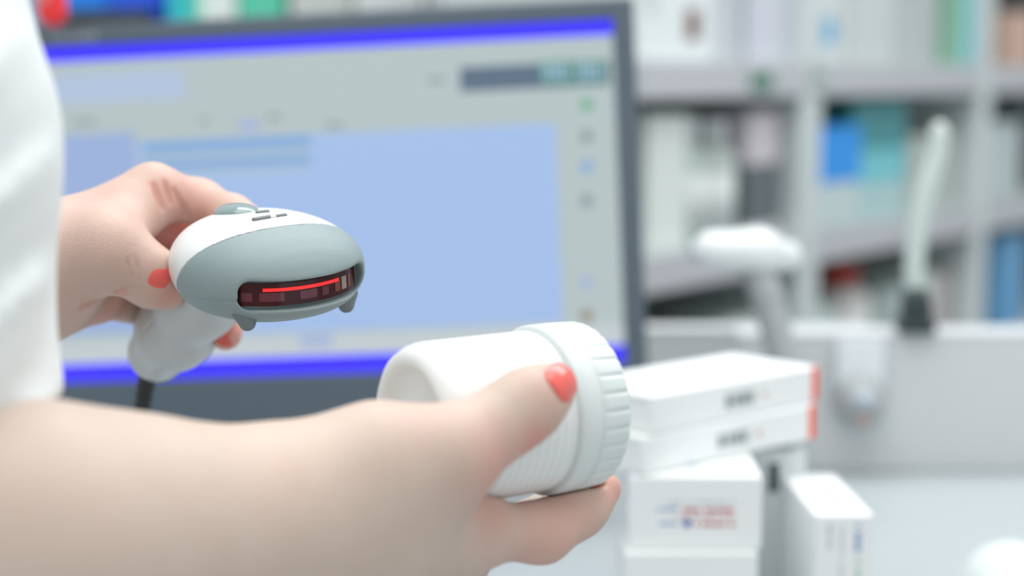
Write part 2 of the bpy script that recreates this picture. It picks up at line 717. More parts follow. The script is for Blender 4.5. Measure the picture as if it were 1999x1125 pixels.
sc = empty('barcode_scanner', M_SC)
tag(sc, 'white and grey handheld barcode scanner with glowing red window, held in the hand', 'scanner')
M_wp = mat('scanner_white', (232, 234, 233), 0.30, noise=.01, bump=.05, bscale=2500)
M_gr = mat('scanner_grey_rubber', (140, 156, 158), 0.50, noise=.015, bump=.12, bscale=3000)
M_hp = mat('scanner_handle_plastic', (196, 199, 199), 0.34, noise=.01, bump=.08, bscale=2500)
P, L0 = local_grid((-.044, -.004, -.028), (.044, .103, .034), .00062)
hf = head_f(P)
sm = seam(P)
shell = np.maximum(hf, -(sm - .00025))
V, Q = surface_nets(shell.astype(np.float32), L0, .00062)
fast_mesh('top_shell', V, Q, M_wp, sc)
cut = smax(slot2d(P[..., 0], P[..., 2], .0300, .0060, .0050), P[..., 1] - (yfront(P[..., 0]) + .0078), .001)
nose = smax(hf - .0003, sm + .00025, .0012)
nose = nose + np.where((P[..., 0] < -.012) & (P[..., 1] > yfront(P[..., 0]) - .002), .00035, 0) * np.exp(-((P[..., 2] + .0035) / .0006) ** 2)
nose = smax(nose, -cut, .0022)
V, Q = surface_nets(nose.astype(np.float32), L0, .00062)
fast_mesh('nose_bumper', V, Q, M_gr, sc)
# tinted window following the nose's curve
wv, wf = [], []
na, nc = 60, 8
for j in range(2):
    for i in range(na + 1):
        for k in range(nc + 1):
            a = -.0268 + .0555 * i / na
            c = -.0028 + 2.2 * a * a + (-1 + 2 * k / nc) * .0047
            wv.append((a, float(yfront(a)) + .0058 + .0012 * j, c))
st = (na + 1) * (nc + 1)
for j in range(2):
    for i in range(na):
        for k in range(nc):
            q = [j * st + i * (nc + 1) + k, j * st + (i + 1) * (nc + 1) + k, j * st + (i + 1) * (nc + 1) + k + 1, j * st + i * (nc + 1) + k + 1]
            wf.append(q if j == 0 else q[::-1])
wo = mesh_obj('window', wv, wf, mat('red_window', (58, 2, 16), .12, spec=.25), sc, True)
wo['label'] = 'dark red tinted scan window'


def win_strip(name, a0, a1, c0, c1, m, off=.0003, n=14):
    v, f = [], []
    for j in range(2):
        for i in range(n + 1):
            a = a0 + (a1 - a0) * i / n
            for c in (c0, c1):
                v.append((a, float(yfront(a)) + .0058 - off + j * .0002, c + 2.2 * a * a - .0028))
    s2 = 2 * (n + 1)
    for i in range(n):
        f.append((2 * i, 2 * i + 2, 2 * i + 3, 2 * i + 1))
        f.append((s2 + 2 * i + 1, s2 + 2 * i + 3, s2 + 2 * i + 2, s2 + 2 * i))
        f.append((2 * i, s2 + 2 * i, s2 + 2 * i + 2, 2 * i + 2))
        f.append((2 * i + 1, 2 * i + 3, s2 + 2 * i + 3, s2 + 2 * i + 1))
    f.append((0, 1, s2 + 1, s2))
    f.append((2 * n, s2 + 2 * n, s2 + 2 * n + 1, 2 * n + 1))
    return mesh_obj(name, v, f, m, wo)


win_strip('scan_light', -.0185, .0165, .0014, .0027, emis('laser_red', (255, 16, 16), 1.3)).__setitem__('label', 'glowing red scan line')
M_refl_plum = mat('reflection_plum', (92, 20, 46), .15)
M_refl_brown = mat('reflection_brown', (120, 46, 26), .2)
M_refl_grey = mat('reflection_grey', (150, 132, 128), .2)
for a0, a1, m in ((-.0262, -.0225, M_refl_plum), (-.020, -.010, M_refl_plum), (-.003, .005, M_refl_plum), (.0075, .011, M_refl_plum), (.0145, .0175, M_refl_brown), (.0185, .0215, M_refl_grey), (.0228, .0242, M_refl_brown)):
    win_strip('painted_reflection', a0, a1, -.0028, .0008 if a0 < .014 else .0026, m, .0002, 6)  # coloured bars painted on the pane in place of reflections
# feet under the lip
for a_ in (-.0225, .0262):
    b_ = float(yfront(a_)) + (.0130 if a_ > 0 else .0125)
    V, Q = grid_sdf([([cone((a_ - .0022, b_, -.0095), (a_ - .0006, b_ - .001, -.0140), .0040, .0028, (0, 1, 0), 1.2),
                       cone((a_ + .0022, b_, -.0095), (a_ + .0006, b_ - .001, -.0140), .0040, .0028, (0, 1, 0), 1.2)], .003, 0)], [], .0006)
    fast_mesh('rubber_foot', V, Q, mat('scanner_foot', (112, 124, 126), .5), sc)
# trigger button and indicator lights on the white top
tb = head_hit(470, 413)
bx = bmesh.new()
bmesh.ops.create_uvsphere(bx, u_segments=32, v_segments=16, radius=1.0)
for v in bx.verts:
    v.co = Vector((v.co.x * .0092, v.co.y * .0125, v.co.z * .0042)) + tb + Vector((.001, .006, -.0012))
bo = bm_obj('trigger_button', bx, mat('button_grey', (128, 148, 148), .12, coat=.5), sc, True)
for (p0, p1, r, m) in (((503, 416), (522, 414), .0011, 'led_dark'), ((497, 430), (527, 425), .0013, 'led_dark'),
                       ((536, 424), (556, 421), .0011, 'led_dark')):
    a, b = head_hit(*p0), head_hit(*p1)
    V, Q = grid_sdf([([cone(a, b, r, r)], 0, 0)], [], .0003, pad=.001)
    fast_mesh('indicator_light', V, Q, mat('led_dark', (118, 124, 124), .2), sc)
V, Q = grid_sdf([([cone(head_hit(529, 425), head_hit(534, 424), .0013, .0013)], 0, 0)], [], .0003, pad=.001)
fast_mesh('indicator_light', V, Q, mat('led_pale', (222, 226, 226), .15), sc)
# handle with parting line
P, L1 = local_grid((-.026, .040, -.072), (.026, .188, .024), .0008)
d = handle_f(P)

line = (P[..., 2] + .016) + .66 * (P[..., 1] - .104) + 12.0 * np.maximum(P[..., 1] - .125, 0) ** 2
d = d + .0004 * np.exp(-(line / .0007) ** 2)
d = np.maximum(d, -(hf_in := head_f(P, -.0006)) - 0.02)
V, Q = surface_nets(d.astype(np.float32), L1, .0008)
fast_mesh('handle', V, Q, M_hp, sc)
# strain relief and cord
e0 = Vector((0, .1740, -.0600))
kk = [(e0 + Vector((0, .0014 * i, -.0026 * i)), (.0052 if i % 2 else .0043) - .00007 * i) for i in range(12)]
V, Fc = tube([k[0] for k in kk], [k[1] for k in kk], 16)
mesh_obj('strain_relief', V, Fc, mat('cord_black', (34, 38, 38), .5), sc, True)
w_end = M_SC @ kk[-1][0]
pts = spline([tuple(w_end), tuple(w_end + Vector((-.004, .01, -.05))), (w_end.x - .01, w_end.y + .14, .96), (w_end.x - .03, 1.09, .9045), (w_end.x - .12, 1.18, .9045), (w_end.x - .30, 1.25, .9045)], 8)
V, Fc = tube([M_SCI @ Vector(p) for p in pts], .0030, 12)
mesh_obj('cord', V, Fc, MATS['cord_black'], sc, True)

# ------------------------------------------------------------------ the white jar
jp0, jp1 = at(800, 836, .628), at(1143, 788, .671)
jz = (jp1 - jp0).normalized()
JL = (jp1 - jp0).length
jx = jz.cross(UP).normalized()
jy = jz.cross(jx)
M_J = rot_from_axes(jx, jy, jz, jp0)
M_JI = M_J.inverted()
JR = 0.0310
jar = empty('medicine_jar', M_J)
tag(jar, 'white plastic screw-cap jar lying in the nearer hand', 'jar')
M_jw = mat('jar_white', (236, 239, 238), 0.42, noise=.008)
M_jc = mat('cap_white', (222, 230, 229), 0.40, noise=.008)
cap0 = JL - 0.0245
prof = [(0.004, 0.0001), (.004, .010), (.0042, .0195), (.0030, .0212), (.0008, .0228), (.0, .0245), (.0004, .0268), (.0020, .0290), (.0045, .0303), (.007, .0308)]
z = .0085
while z < cap0 - .0035:
    prof += [(z, JR), (z + .0016, JR + .00012), (z + .0024, JR), (z + .0028, JR - .00035), (z + .0032, JR)]
    z += .0037
prof += [(cap0 - .002, JR), (cap0 - .001, .0305), (cap0 + .002, .0300)]
V, Fc = lathe(prof, 120)
mesh_obj('bottle', V, Fc, M_jw, jar, True)
cp = [(cap0, .0301), (cap0, .0324), (cap0 + .0008, .0330), (cap0 + .0090, .0331), (cap0 + .0096, .0326), (cap0 + .0103, .0331),
      (cap0 + .0128, .0330), (cap0 + .0208, .0326), (cap0 + .0228, .0318), (cap0 + .0240, .0300), (cap0 + .0245, .0275), (cap0 + .0245, .0001)]


def rip(j, a, r):
    if 6 <= j <= 8:
        return r - .0007 * (0.5 + 0.5 * math.cos(a * 30)) ** 7
    return r


V, Fc = lathe(cp, 480, rip)
mesh_obj('screw_cap', V, Fc, M_jc, jar, True)

# ------------------------------------------------------------------ the person
def skin_material():
    m = bpy.data.materials.new('skin')
    m.use_nodes = True
    nt = m.node_tree
    b = nt.nodes['Principled BSDF']
    at_ = nt.nodes.new('ShaderNodeAttribute')
    at_.attribute_name = 'pink'
    tc = nt.nodes.new('ShaderNodeTexCoord')
    n = nt.nodes.new('ShaderNodeTexNoise')
    n.inputs['Scale'].default_value = 55
    n.inputs['Detail'].default_value = 5
    nt.links.new(tc.outputs['Object'], n.inputs['Vector'])
    m1 = nt.nodes.new('ShaderNodeMixRGB')
    m1.inputs[1].default_value = s2l((202, 181, 166))
    m1.inputs[2].default_value = s2l((211, 193, 180))
    nt.links.new(n.outputs['Fac'], m1.inputs[0])
    m2 = nt.nodes.new('ShaderNodeMixRGB')
    m2.inputs[2].default_value = s2l((222, 128, 116))
    nt.links.new(at_.outputs['Fac'], m2.inputs[0])
    nt.links.new(m1.outputs[0], m2.inputs[1])
    nt.links.new(m2.outputs[0], b.inputs['Base Color'])
    b.inputs['Roughness'].default_value = 0.48
    b.inputs['Specular IOR Level'].default_value = 0.35
    b.inputs['Subsurface Weight'].default_value = 0.18
    b.inputs['Subsurface Radius'].default_value = (1.0, 0.35, 0.2)
    b.inputs['Subsurface Scale'].default_value = 0.004
    n2 = nt.nodes.new('ShaderNodeTexVoronoi')
    n2.inputs['Scale'].default_value = 900
    nt.links.new(tc.outputs['Object'], n2.inputs['Vector'])
    n3 = nt.nodes.new('ShaderNodeTexNoise')
    n3.inputs['Scale'].default_value = 260
    n3.inputs['Detail'].default_value = 4
    nt.links.new(tc.outputs['Object'], n3.inputs['Vector'])
    ad = nt.nodes.new('ShaderNodeMath')
    ad.operation = 'ADD'
    nt.links.new(n2.outputs['Distance'], ad.inputs[0])
    nt.links.new(n3.outputs['Fac'], ad.inputs[1])
    bp = nt.nodes.new('ShaderNodeBump')
    bp.inputs['Strength'].default_value = 0.22
    bp.inputs['Distance'].default_value = 0.0006
    nt.links.new(ad.outputs[0], bp.inputs['Height'])
    nt.links.new(bp.outputs['Normal'], b.inputs['Normal'])
    return m


M_skin = skin_material()


def pink_of(V, blobs):
    out = np.zeros(len(V))
    for p, r, a in blobs:
        d2 = ((V - np.array(p)) ** 2).sum(1)
        out = np.maximum(out, a * np.exp(-d2 / (r * r)))
    return np.clip(out, 0, 1)


def to_local(P, M):
    A = np.array(M.to_3x3())
    return P @ A.T.astype(np.float32) + np.array(M.translation, np.float32)


# ---- right (nearer) forearm and hand, holding the jar
RW = at(505, 1022, .575)
R_parts = [
    ([cone(at(-340, 1085, .508), at(70, 1072, .527), .0480, .0420),
      cone(at(70, 1072, .527), at(300, 1050, .552), .0420, .0345),
      cone(at(300, 1050, .552), at(520, 1030, .577), .0345, .0285)], .02, 0),
    # palm
    ([cone(at(520, 1030, .577), at(720, 1030, .600), .0285, .0280),
      cone(at(700, 1020, .600), at(895, 1035, .628), .0265, .0150),
      cone(at(680, 1060, .605), at(885, 1095, .655), .0250, .0140),
      cone(at(660, 1080, .610), at(850, 1130, .680), .0240, .0130),
      cone(at(640, 1090, .615), at(815, 1165, .698), .0220, .0125)], .014, .022),
    # thumb and its ball
    ([cone(at(600, 985, .580), at(745, 915, .588), .0230, .0212),
      cone(at(745, 915, .588), at(872, 892, .592), .0212, .0165),
      cone(at(872, 892, .592), at(985, 822, .603), .0160, .0112),
      cone(at(985, 822, .603), at(1040, 783, .607), .0112, .0104),
      cone(at(1040, 783, .607), at(1074, 760, .611), .0106, .0084)], .010, .018),
    # index
    ([cone(at(890, 1036, .626), at(1058, 1040, .650), .0130, .0092),
      cone(at(1058, 1040, .650), at(1130, 993, .664), .0092, .0086),
      cone(at(1130, 993, .664), at(1183, 954, .671), .0086, .0060)], .013, .012),
    # middle
    ([cone(at(880, 1070, .655), at(1022, 1030, .695), .0130, .0092),
      cone(at(1022, 1030, .695), at(1108, 970, .712), .0092, .0080),
      cone(at(1108, 970, .712), at(1128, 895, .712), .0080, .0065)], .006, .006),
    # ring
    ([cone(at(850, 1130, .682), at(928, 1062, .712), .0125, .0095),
      cone(at(928, 1062, .712), at(945, 970, .712), .0095, .0082),
      cone(at(945, 970, .712), at(955, 890, .702), .0082, .0062)], .006, .004),
    # little finger
    ([cone(at(815, 1165, .700), at(860, 1080, .722), .0110, .0085),
      cone(at(860, 1080, .722), at(870, 990, .718), .0085, .0072),
      cone(at(870, 990, .718), at(880, 920, .704), .0072, .0056)], .005, .003),
]
R_cuts = []


def jar_carve(P, Fd):
    q = to_local(P, M_JI)
    rad = np.sqrt(q[..., 0] ** 2 + q[..., 1] ** 2) - (JR + .0002)
    d1 = np.maximum(rad, np.maximum(-q[..., 2], q[..., 2] - cap0))
    d2 = np.maximum(rad - .0022, np.maximum(cap0 - q[..., 2], q[..., 2] - JL))
    return smax(Fd, -np.minimum(d1, d2), .0015)


rV, rQ = grid_sdf(R_parts, R_cuts, .0013, mod=jar_carve)
rpink = pink_of(rV, [(at(1040, 860, .598), .010, .55), (at(1075, 775, .600), .012, .25), (at(1185, 955, .668), .012, .5), (at(1080, 1030, .645), .030, .32),
                     (at(940, 900, .590), .014, .5), (at(560, 900, .546), .014, .06), (at(970, 985, .62), .016, .35), (at(830, 840, .585), .02, .12)])

# ---- left (farther) hand, holding the scanner
L_parts = [
    ([cone(at(-300, 610, .86), at(-60, 560, .790), .0330, .0275),
      cone(at(-60, 560, .790), at(70, 530, .770), .0272, .0250)], .02, 0),
    ([cone(at(60, 528, .772), at(298, 378, .798), .0245, .0125),
      cone(at(60, 535, .775), at(255, 410, .815), .0230, .0120),
      cone(at(60, 540, .778), at(212, 480, .822), .0220, .0115),
      cone(at(60, 555, .780), at(185, 580, .815), .0200, .0110),
      cone(at(90, 575, .785), at(190, 578, .805), .0170, .0115)], .012, .02),
    # thumb
    ([cone(at(80, 540, .765), at(205, 490, .752), .0200, .0175),
      cone(at(205, 490, .752), at(270, 524, .757), .0165, .0125),
      cone(at(270, 524, .757), at(305, 548, .762), .0122, .0118),
      cone(at(305, 548, .762), at(330, 563, .766), .0118, .0088)], .007, .014),
    # web
    ([cone(at(215, 465, .765), at(290, 395, .795), .0110, .0085)], .004, .016),
    # index
    ([cone(at(300, 374, .798), at(392, 398, .812), .0122, .0104),
      cone(at(392, 394, .812), at(455, 422, .796), .0102, .0092),
      cone(at(455, 422, .796), at(480, 424, .784), .0090, .0070)], .006, .006),
    # middle
    ([cone(at(262, 412, .818), at(395, 480, .838), .0118, .0102),
      cone(at(395, 480, .838), at(455, 580, .822), .0102, .0088),
      cone(at(455, 580, .822), at(440, 652, .806), .0090, .0078)], .006, .004),
    # ring
    ([cone(at(218, 480, .822), at(340, 555, .845), .0115, .0098),
      cone(at(340, 555, .845), at(390, 635, .828), .0098, .0082),
      cone(at(390, 635, .828), at(365, 672, .810), .0082, .0064)], .006, .003),
    # little finger
    ([cone(at(190, 578, .815), at(285, 604, .842), .0108, .0082),
      cone(at(285, 600, .842), at(330, 655, .832), .0082, .0070),
      cone(at(330, 655, .832), at(320, 690, .818), .0070, .0056)], .005, .003),
]
L_cuts = []
for p0, p1, r in (((247, 506), (258, 545), .00035), ((262, 500), (274, 546), .00035)):     # thumb joint creases
    L_cuts.append((p0, p1, r, .0012))
for p0, p1, r in (((300, 362), (318, 408), .0013), ((322, 358), (335, 398), .0010), ((340, 372), (368, 425), .0010)):
    L_cuts.append((p0, p1, r * .85, .0022))
L_cuts += [((165, 598), (250, 566), .0009, .004)]


def surf(parts, px, py, d0=.6, d1=.95):
    ds = np.arange(d0, d1, .0004)
    P_ = np.array([tuple(at(px, py, 1.0) - CAM)]) * ds[:, None] + np.array(CAM)[None]
    f = eval_sdf(parts, P_)
    i = int(np.argmax(f < 0))
    return Vector(P_[i]) if f[i] < 0 else None


def grad(parts, p):
    e = .0006
    g = [float(eval_sdf(parts, [np.array(p) + e * np.eye(3)[i]])[0] - eval_sdf(parts, [np.array(p) - e * np.eye(3)[i]])[0]) for i in range(3)]
    return Vector(g).normalized()


cuts = []
Lp_blobs = []
for p0, p1, r, k in L_cuts:
    n_ = 5
    pp = []
    for i in range(n_ + 1):
        t = i / n_
        q = surf(L_parts, p0[0] + (p1[0] - p0[0]) * t, p0[1] + (p1[1] - p0[1]) * t)
        if q is not None:
            pp.append(q)
    for i in range(len(pp) - 1):
        if (pp[i] - pp[i + 1]).length < .02:
            tt = abs((i + .5) / n_ * 2 - 1)
            cuts.append((cone(pp[i], pp[i + 1], r * (1 - .5 * tt), r * (1 - .5 * tt)), k))
            Lp_blobs.append((pp[i], .0045, .50 if k > .002 else .12))


def scan_carve(P, Fd):
    q = to_local(P, M_SCI)
    d = np.minimum(head_f(q, .0004), handle_f(q) - .0003)
    return smax(Fd, -d, .0012)


_los, _his = zip(*[prim_box(p_) for pp_, _, _ in L_parts for p_ in pp_])
_lo = np.min(_los, 0) - .005
_lo[0] = at(20, 530, .772).x
lV, lQ = grid_sdf(L_parts, cuts, .0008, lo=_lo, mod=scan_carve)
Lp_blobs += [(at(440, 645, .80), .012, .75), (at(325, 565, .757), .010, .6), (at(345, 400, .80), .022, .42), (at(390, 420, .80), .02, .4),
             (at(270, 425, .785), .016, .35), (at(200, 600, .80), .025, .45), (at(230, 520, .745), .012, .12), (at(380, 480, .825), .03, .95), (at(330, 440, .815), .018, .6)]  # last blobs put the shade of the thumb-index gap into the skin colour
lpink = np.maximum(pink_of(lV, Lp_blobs), .17)

# ---- the rest of the body, under the clothes
sh_R, sh_L = Vector((-.41, .55, 1.40)), Vector((-.41, .93, 1.40))
el_R, el_L = at(-340, 1085, .508), Vector((-.385, .955, 1.11))
core = [
    ([cone((-.42, .74, .80), (-.42, .74, 1.10), .150, .135, (1, 0, 0), 1.35), cone((-.42, .74, 1.10), (-.43, .74, 1.36), .135, .160, (1, 0, 0), 1.5)], .05, 0),
    ([cone(sh_R, sh_R.lerp(el_R, .5), .055, .050), cone(sh_R.lerp(el_R, .5), el_R, .052, .0475)], .02, .05),
    ([cone(sh_L, el_L, .055, .040), cone(el_L, at(-300, 610, .86), .039, .0322), cone(at(-300, 610, .86), at(-60, 560, .790), .0326, .0268), cone(at(-60, 560, .790), at(45, 534, .773), .0268, .0246)], .02, .05),
    ([cone((-.43, .74, 1.38), (-.41, .74, 1.52), .060, .055)], .02, .04),
]
cV, cQ = grid_sdf(core, [], .006)
person = empty('person', Matrix.Translation((-.42, .74, .65)))
tag(person, 'person in a white coat scanning a white jar with a handheld scanner', 'person')
V = np.concatenate([rV, lV, cV])
Q = np.concatenate([rQ, lQ + len(rV), cQ + len(rV) + len(lV)])
pink = np.concatenate([rpink, lpink, np.where(cV[:, 1] > .70, .17, 0.0)])
off = np.array((-.42, .74, .65))
body = fast_mesh('body', V - off, Q, M_skin, person, {'pink': pink})

# ---- nails
M_nail = mat('nail_polish', (238, 100, 90), 0.25, coat=.4)
M_nail2 = mat('nail_polish_thin', (214, 92, 80), 0.25, coat=.4)
M_tip = mat('nail_edge', (222, 178, 140), 0.4)


def nail(p, n, t, w, l, R, m, edge=True, lift=.0001):
    n = n.normalized()
    t = (t - n * t.dot(n)).normalized()
    s = n.cross(t)
    v, f = [], []
    N = 12
    for lay in (0, 1):
        for i in range(N + 1):
            y = -1 + 2 * i / N
            hw_ = w / 2 * (1 - .16 * abs(y) ** 3) if y > 0 else w / 2 * (1 - .30 * abs(y) ** 3)
            for k in range(N + 1):
                u = -1 + 2 * k / N
                yy = y * l / 2 * (1 - .16 * u * u) if abs(y) > .01 else 0
                xx = u * hw_
                sag = -xx * xx / (2 * R) - yy * yy / (2 * R * 3.0)
                v.append(p + s * xx + t * yy + n * (sag + lift + .0005 * (1 - lay) - .0006 * lay) - off_v)
    st_ = (N + 1) ** 2
    for i in range(N):
        for k in range(N):
            a = i * (N + 1) + k
            f.append((a, a + 1, a + N + 2, a + N + 1))
            f.append((st_ + a + N + 1, st_ + a + N + 2, st_ + a + 1, st_ + a))
    for i in range(N):
        for (a, b) in ((i, i + 1), (N * (N + 1) + i + 1, N * (N + 1) + i), ((i + 1) * (N + 1), i * (N + 1)), (i * (N + 1) + N, (i + 1) * (N + 1) + N)):
            f.append((a, st_ + a, st_ + b, b))
    o = mesh_obj('fingernail', v, f, m, person, True)
    return o


off_v = Vector(off)
# left thumb
p = surf(L_parts, 311, 544)
nail(p, grad(L_parts, p), at(338, 560, .766) - at(300, 540, .762), .0118, .0095, .0095, M_nail)
nail(p, grad(L_parts, p), at(338, 560, .766) - at(300, 540, .762), .0112, .0118, .0095, M_tip, lift=-.0002)

# left middle fingertip
p = surf(L_parts, 443, 655)
nail(p, grad(L_parts, p) + RT * .35, at(436, 668, .80) - at(446, 630, .80), .0100, .0105, .0075, M_nail2)
# right thumb
p = surf(R_parts, 1100, 745, .5, .75)
nail(p, grad(R_parts, p) + RT * .12, at(1110, 735, .61) - at(1050, 775, .607), .0140, .0140, .0080, M_nail, lift=.0011)
# right index, seen from the side under the jar
p = at(1168, 955, .671)
nail(at(1172, 950, .672), UP * .75 - RT * .35 + FWD * .5, at(1184, 950, .671) - at(1140, 988, .664), .0085, .0105, .0068, M_nail)
# remaining nails (far side of the jar)
for a_, b_, d_ in ((at(1130, 895, .712), at(1112, 975, .712), FWD), (at(955, 890, .702), at(945, 970, .712), FWD), (at(880, 920, .704), at(870, 990, .718), FWD)):
    t_ = (a_ - b_).normalized()
    pp_ = np.array([tuple(a_ - t_ * .002 + d_ * (.02 - .0004 * i)) for i in range(60)])
    f_ = eval_sdf(R_parts, pp_)
    i_ = int(np.argmax(f_ < 0))
    nail(Vector(pp_[i_]), d_, t_, .0095, .0110, .0075, M_nail)

# ---- white coat
M_coat = mat('coat_cotton', (232, 236, 236), 0.85, spec=.2, noise=.01, bump=.15, bscale=900)
hemR = at(-318, 815, .535)
upR = [hemR, at(-364, 300, .535), at(-484, -60, .538), at(-630, -500, .545), Vector((-.41, .555, 1.41))]
rdR = [.0685, .0690, .070, .074, .085]
axR = (upR[1] - upR[0]).normalized()
hemL = sh_L.lerp(el_L, .82)
axL = (sh_L - el_L).normalized()
coat_parts = [
    ([cone((-.42, .74, .62), (-.42, .74, 1.10), .185, .160, (1, 0, 0), 1.35), cone((-.42, .74, 1.10), (-.43, .74, 1.36), .160, .175, (1, 0, 0), 1.45),
      cone((-.43, .62, 1.40), (-.43, .86, 1.40), .065, .065)], .06, 0),
    ([cone(upR[i], upR[i + 1], rdR[i], rdR[i + 1]) for i in range(4)], .03, .04),
    ([cone(hemL, sh_L, .062, .080)], .02, .04),
]


def coat_mod(P, d):
    x, y, z = P[..., 0], P[..., 1], P[..., 2]
    ph = 95 * (.62 * z + .9 * x - .7 * y) + 1.8 * np.sin(31 * x + 17 * y) + 1.3 * np.sin(23 * z)
    face = np.clip((.535 - y) / .05, 0.0, 1.0)
    ph2 = 170 * (.75 * z - 1.0 * x) + 1.6 * np.sin(38 * z + 10 * x) + .9 * np.sin(61 * x)
    d = d + .0018 * np.sin(ph) + face * (.0042 * np.sin(ph2) + .0015 * np.sin(2.1 * ph2 + 1.2))
    hr = np.array(hemR, np.float32)
    q = P - hr
    near = (np.sqrt((q * q).sum(-1)) < .13)
    ax = q @ np.array(axR, np.float32) + .004 * np.sin(30 * x + 25 * y)
    d = np.where(near, np.maximum(d, -ax), d)
    t = np.clip(ax, -.1, .11)
    inner = np.sqrt(((q - t[..., None] * np.array(axR, np.float32)) ** 2).sum(-1)) - .0590
    inner = np.maximum(inner, ax - .10)
    d = smax(d, -inner, .002)
    hl = np.array(hemL, np.float32)
    q = P - hl
    near = (np.sqrt((q * q).sum(-1)) < .12)
    ax = q @ np.array(axL, np.float32)
    d = np.where(near, np.maximum(d, -ax), d)
    inner = np.sqrt(((q - np.clip(ax, -.1, .09)[..., None] * np.array(axL, np.float32)) ** 2).sum(-1)) - .057
    d = smax(d, -np.maximum(inner, ax - .08), .002)
    neck = np.sqrt((x + .42) ** 2 + (y - .74) ** 2) - .066
    return smax(d, -np.maximum(neck, 1.36 - z), .006)


V, Q = grid_sdf(coat_parts, [], .0036, mod=coat_mod, pad=.015)
coat = fast_mesh('coat', V - off, Q, M_coat, person)
coat['label'] = 'white cotton coat with wide elbow-length sleeves'

# ------------------------------------------------------------------ cartons on the counter
M_card = mat('carton_white', (240, 243, 243), 0.5, noise=.012, scale=18)
M_cardg = mat('carton_grey_white', (214, 220, 222), 0.5, noise=.012, scale=18)
M_orange = mat('carton_orange', (248, 78, 18), 0.45)
M_ink = mat('ink_grey', (108, 122, 122), 0.6)
M_inkp = mat('ink_pale', (178, 192, 198), 0.6)
M_red = mat('ink_red', (206, 128, 132), 0.6)
M_bluei = mat('ink_blue', (112, 158, 210), 0.6)
M_blued = mat('ink_deep_blue', (40, 104, 196), 0.6)
M_flap = mat('carton_flap', (206, 213, 214), 0.5)


def carton(name, label, c, ang, L, W, H, m=None, group=None, cat='box'):
    """carton with its base corner-centre at c; local x along L, y along W"""
    Mx = Matrix.Translation(c) @ Matrix.Rotation(ang, 4, 'Z')
    e = empty(name, Mx)
    bm_obj('carton_body', box_bm(-L / 2, L / 2, -W / 2, W / 2, 0, H, .0016, 2), m or M_card, e)
    tag(e, label, cat, group)
    return e


def prints(e, name, rects, m, plane):
    """flat print: rects (u0, v0, u1, v1) on a face of the carton; plane = (origin, u axis, v axis, normal)"""
    o, u, v, n = [Vector(a) for a in plane]
    V_, F_ = [], []
    for (u0, v0, u1, v1) in rects:
        i = len(V_)
        for (a, b) in ((u0, v0), (u1, v0), (u1, v1), (u0, v1)):
            V_.append(o + u * a + v * b + n * .00025)
        F_.append((i, i + 1, i + 2, i + 3))
    return mesh_obj(name, V_, F_, m, e)


def textline(u0, u1, v, h, seed, gap=.28):
    r = random.Random(seed)
    out, x = [], u0
    while x < u1:
        w = h * r.uniform(.35, .8)
        if r.random() > .12:
            out.append((x, v, min(x + w, u1), v + h * r.uniform(.75, 1.0)))
        x += w + h * gap
    return out


# two flat cartons with orange ends, lying askew on the stack
ang = math.atan2(.104, .1186)
cF = Vector((.0788, at(1262, 770, 1.0).y, 0))
dl, dw = Vector((math.cos(ang), math.sin(ang), 0)), Vector((-math.sin(ang), math.cos(ang), 0))
CL, CW = .158, .073
for k, (z0, hgt, sh, lab) in enumerate(((1.0185, .0230, .000, 'flat white carton with orange end and barcode, lower of the askew pair on the stack'),
                                        (1.0417, .0232, .002, 'flat white carton with orange end and barcode, topmost of the stack'))):
    c = cF + dl * (CL / 2 + sh - (.005 if k == 0 else 0)) + dw * (CW / 2 - (.0025 if k == 0 else 0))
    c.z = z0
    e = carton('medicine_carton', lab, c, ang + (.02 if k else -.01), CL, CW, hgt, group='flat cartons on the stack')
    bm_obj('orange_end', box_bm(CL / 2 - .0065, CL / 2 + .0004, -CW / 2 - .0003, CW / 2 + .0003, .0006, hgt - .0004, .0008, 1), M_orange, e)
    rects, x = [], 0.0
    rr = random.Random(7)
    for w in (1.6, .6, .9, .5, 1.4, .4, 2.2, .6, .8, .5, 1.2):
        rects.append((x, 0, x + w * .0014, .0085))
        x += w * .0014 + rr.uniform(.0008, .0022)
    fr_pl = ((-.013 + .0005 * k, -CW / 2, hgt * .30), (1, 0, 0), (0, 0, 1), (0, -1, 0))
    prints(e, 'barcode', rects, M_ink, fr_pl)
    prints(e, 'small_mark', [(.036, .003, .039, .006)], M_red, fr_pl)
    bm_obj('end_flap', box_bm(-CL / 2 - .0004, -CL / 2, -CW / 2 + .004, CW / 2 - .004, hgt * .82, hgt * .86), M_flap, e)

yA = at(1230, 925, 1.0).y
e = carton('medicine_carton', 'white carton with red and blue lettering on its front, under the two flat cartons', Vector((.1085, yA + .038, .974)), -.02, .0785, .074, .0442, group='cartons in the stack')
fp = ((-.0225, -.037, .010), (1, 0, 0), (0, 0, 1), (0, -1, 0))
prints(e, 'blue_lettering', textline(0, .0125, .0135, .0022, 3) + textline(0, .0125, .0048, .0022, 4), M_bluei, fp)
prints(e, 'red_lettering', textline(.0155, .046, .0125, .0030, 5, .12) + textline(.022, .046, .0042, .0030, 6, .16) + textline(.010, .046, .0092, .0016, 8), M_red, fp)
prints(e, 'grey_lettering', textline(.004, .046, .0180, .0016, 9), M_inkp, fp)
prints(e, 'emblem', [(.0155, .0048, .0200, .0075), (.0165, .0035, .0190, .0085)], M_blued, fp)
prints(e, 'blue_mark', [(-.002, -.012, .003, -.009)], M_bluei, ((.0, 0, .0442), (1, 0, 0), (0, 1, 0), (0, 0, 1)))
e = carton('medicine_carton', 'plain white carton standing on the counter at the bottom of the stack', Vector((.1050, yA + .0325, .9)), .01, .0785, .074, .0738, group='cartons in the stack')
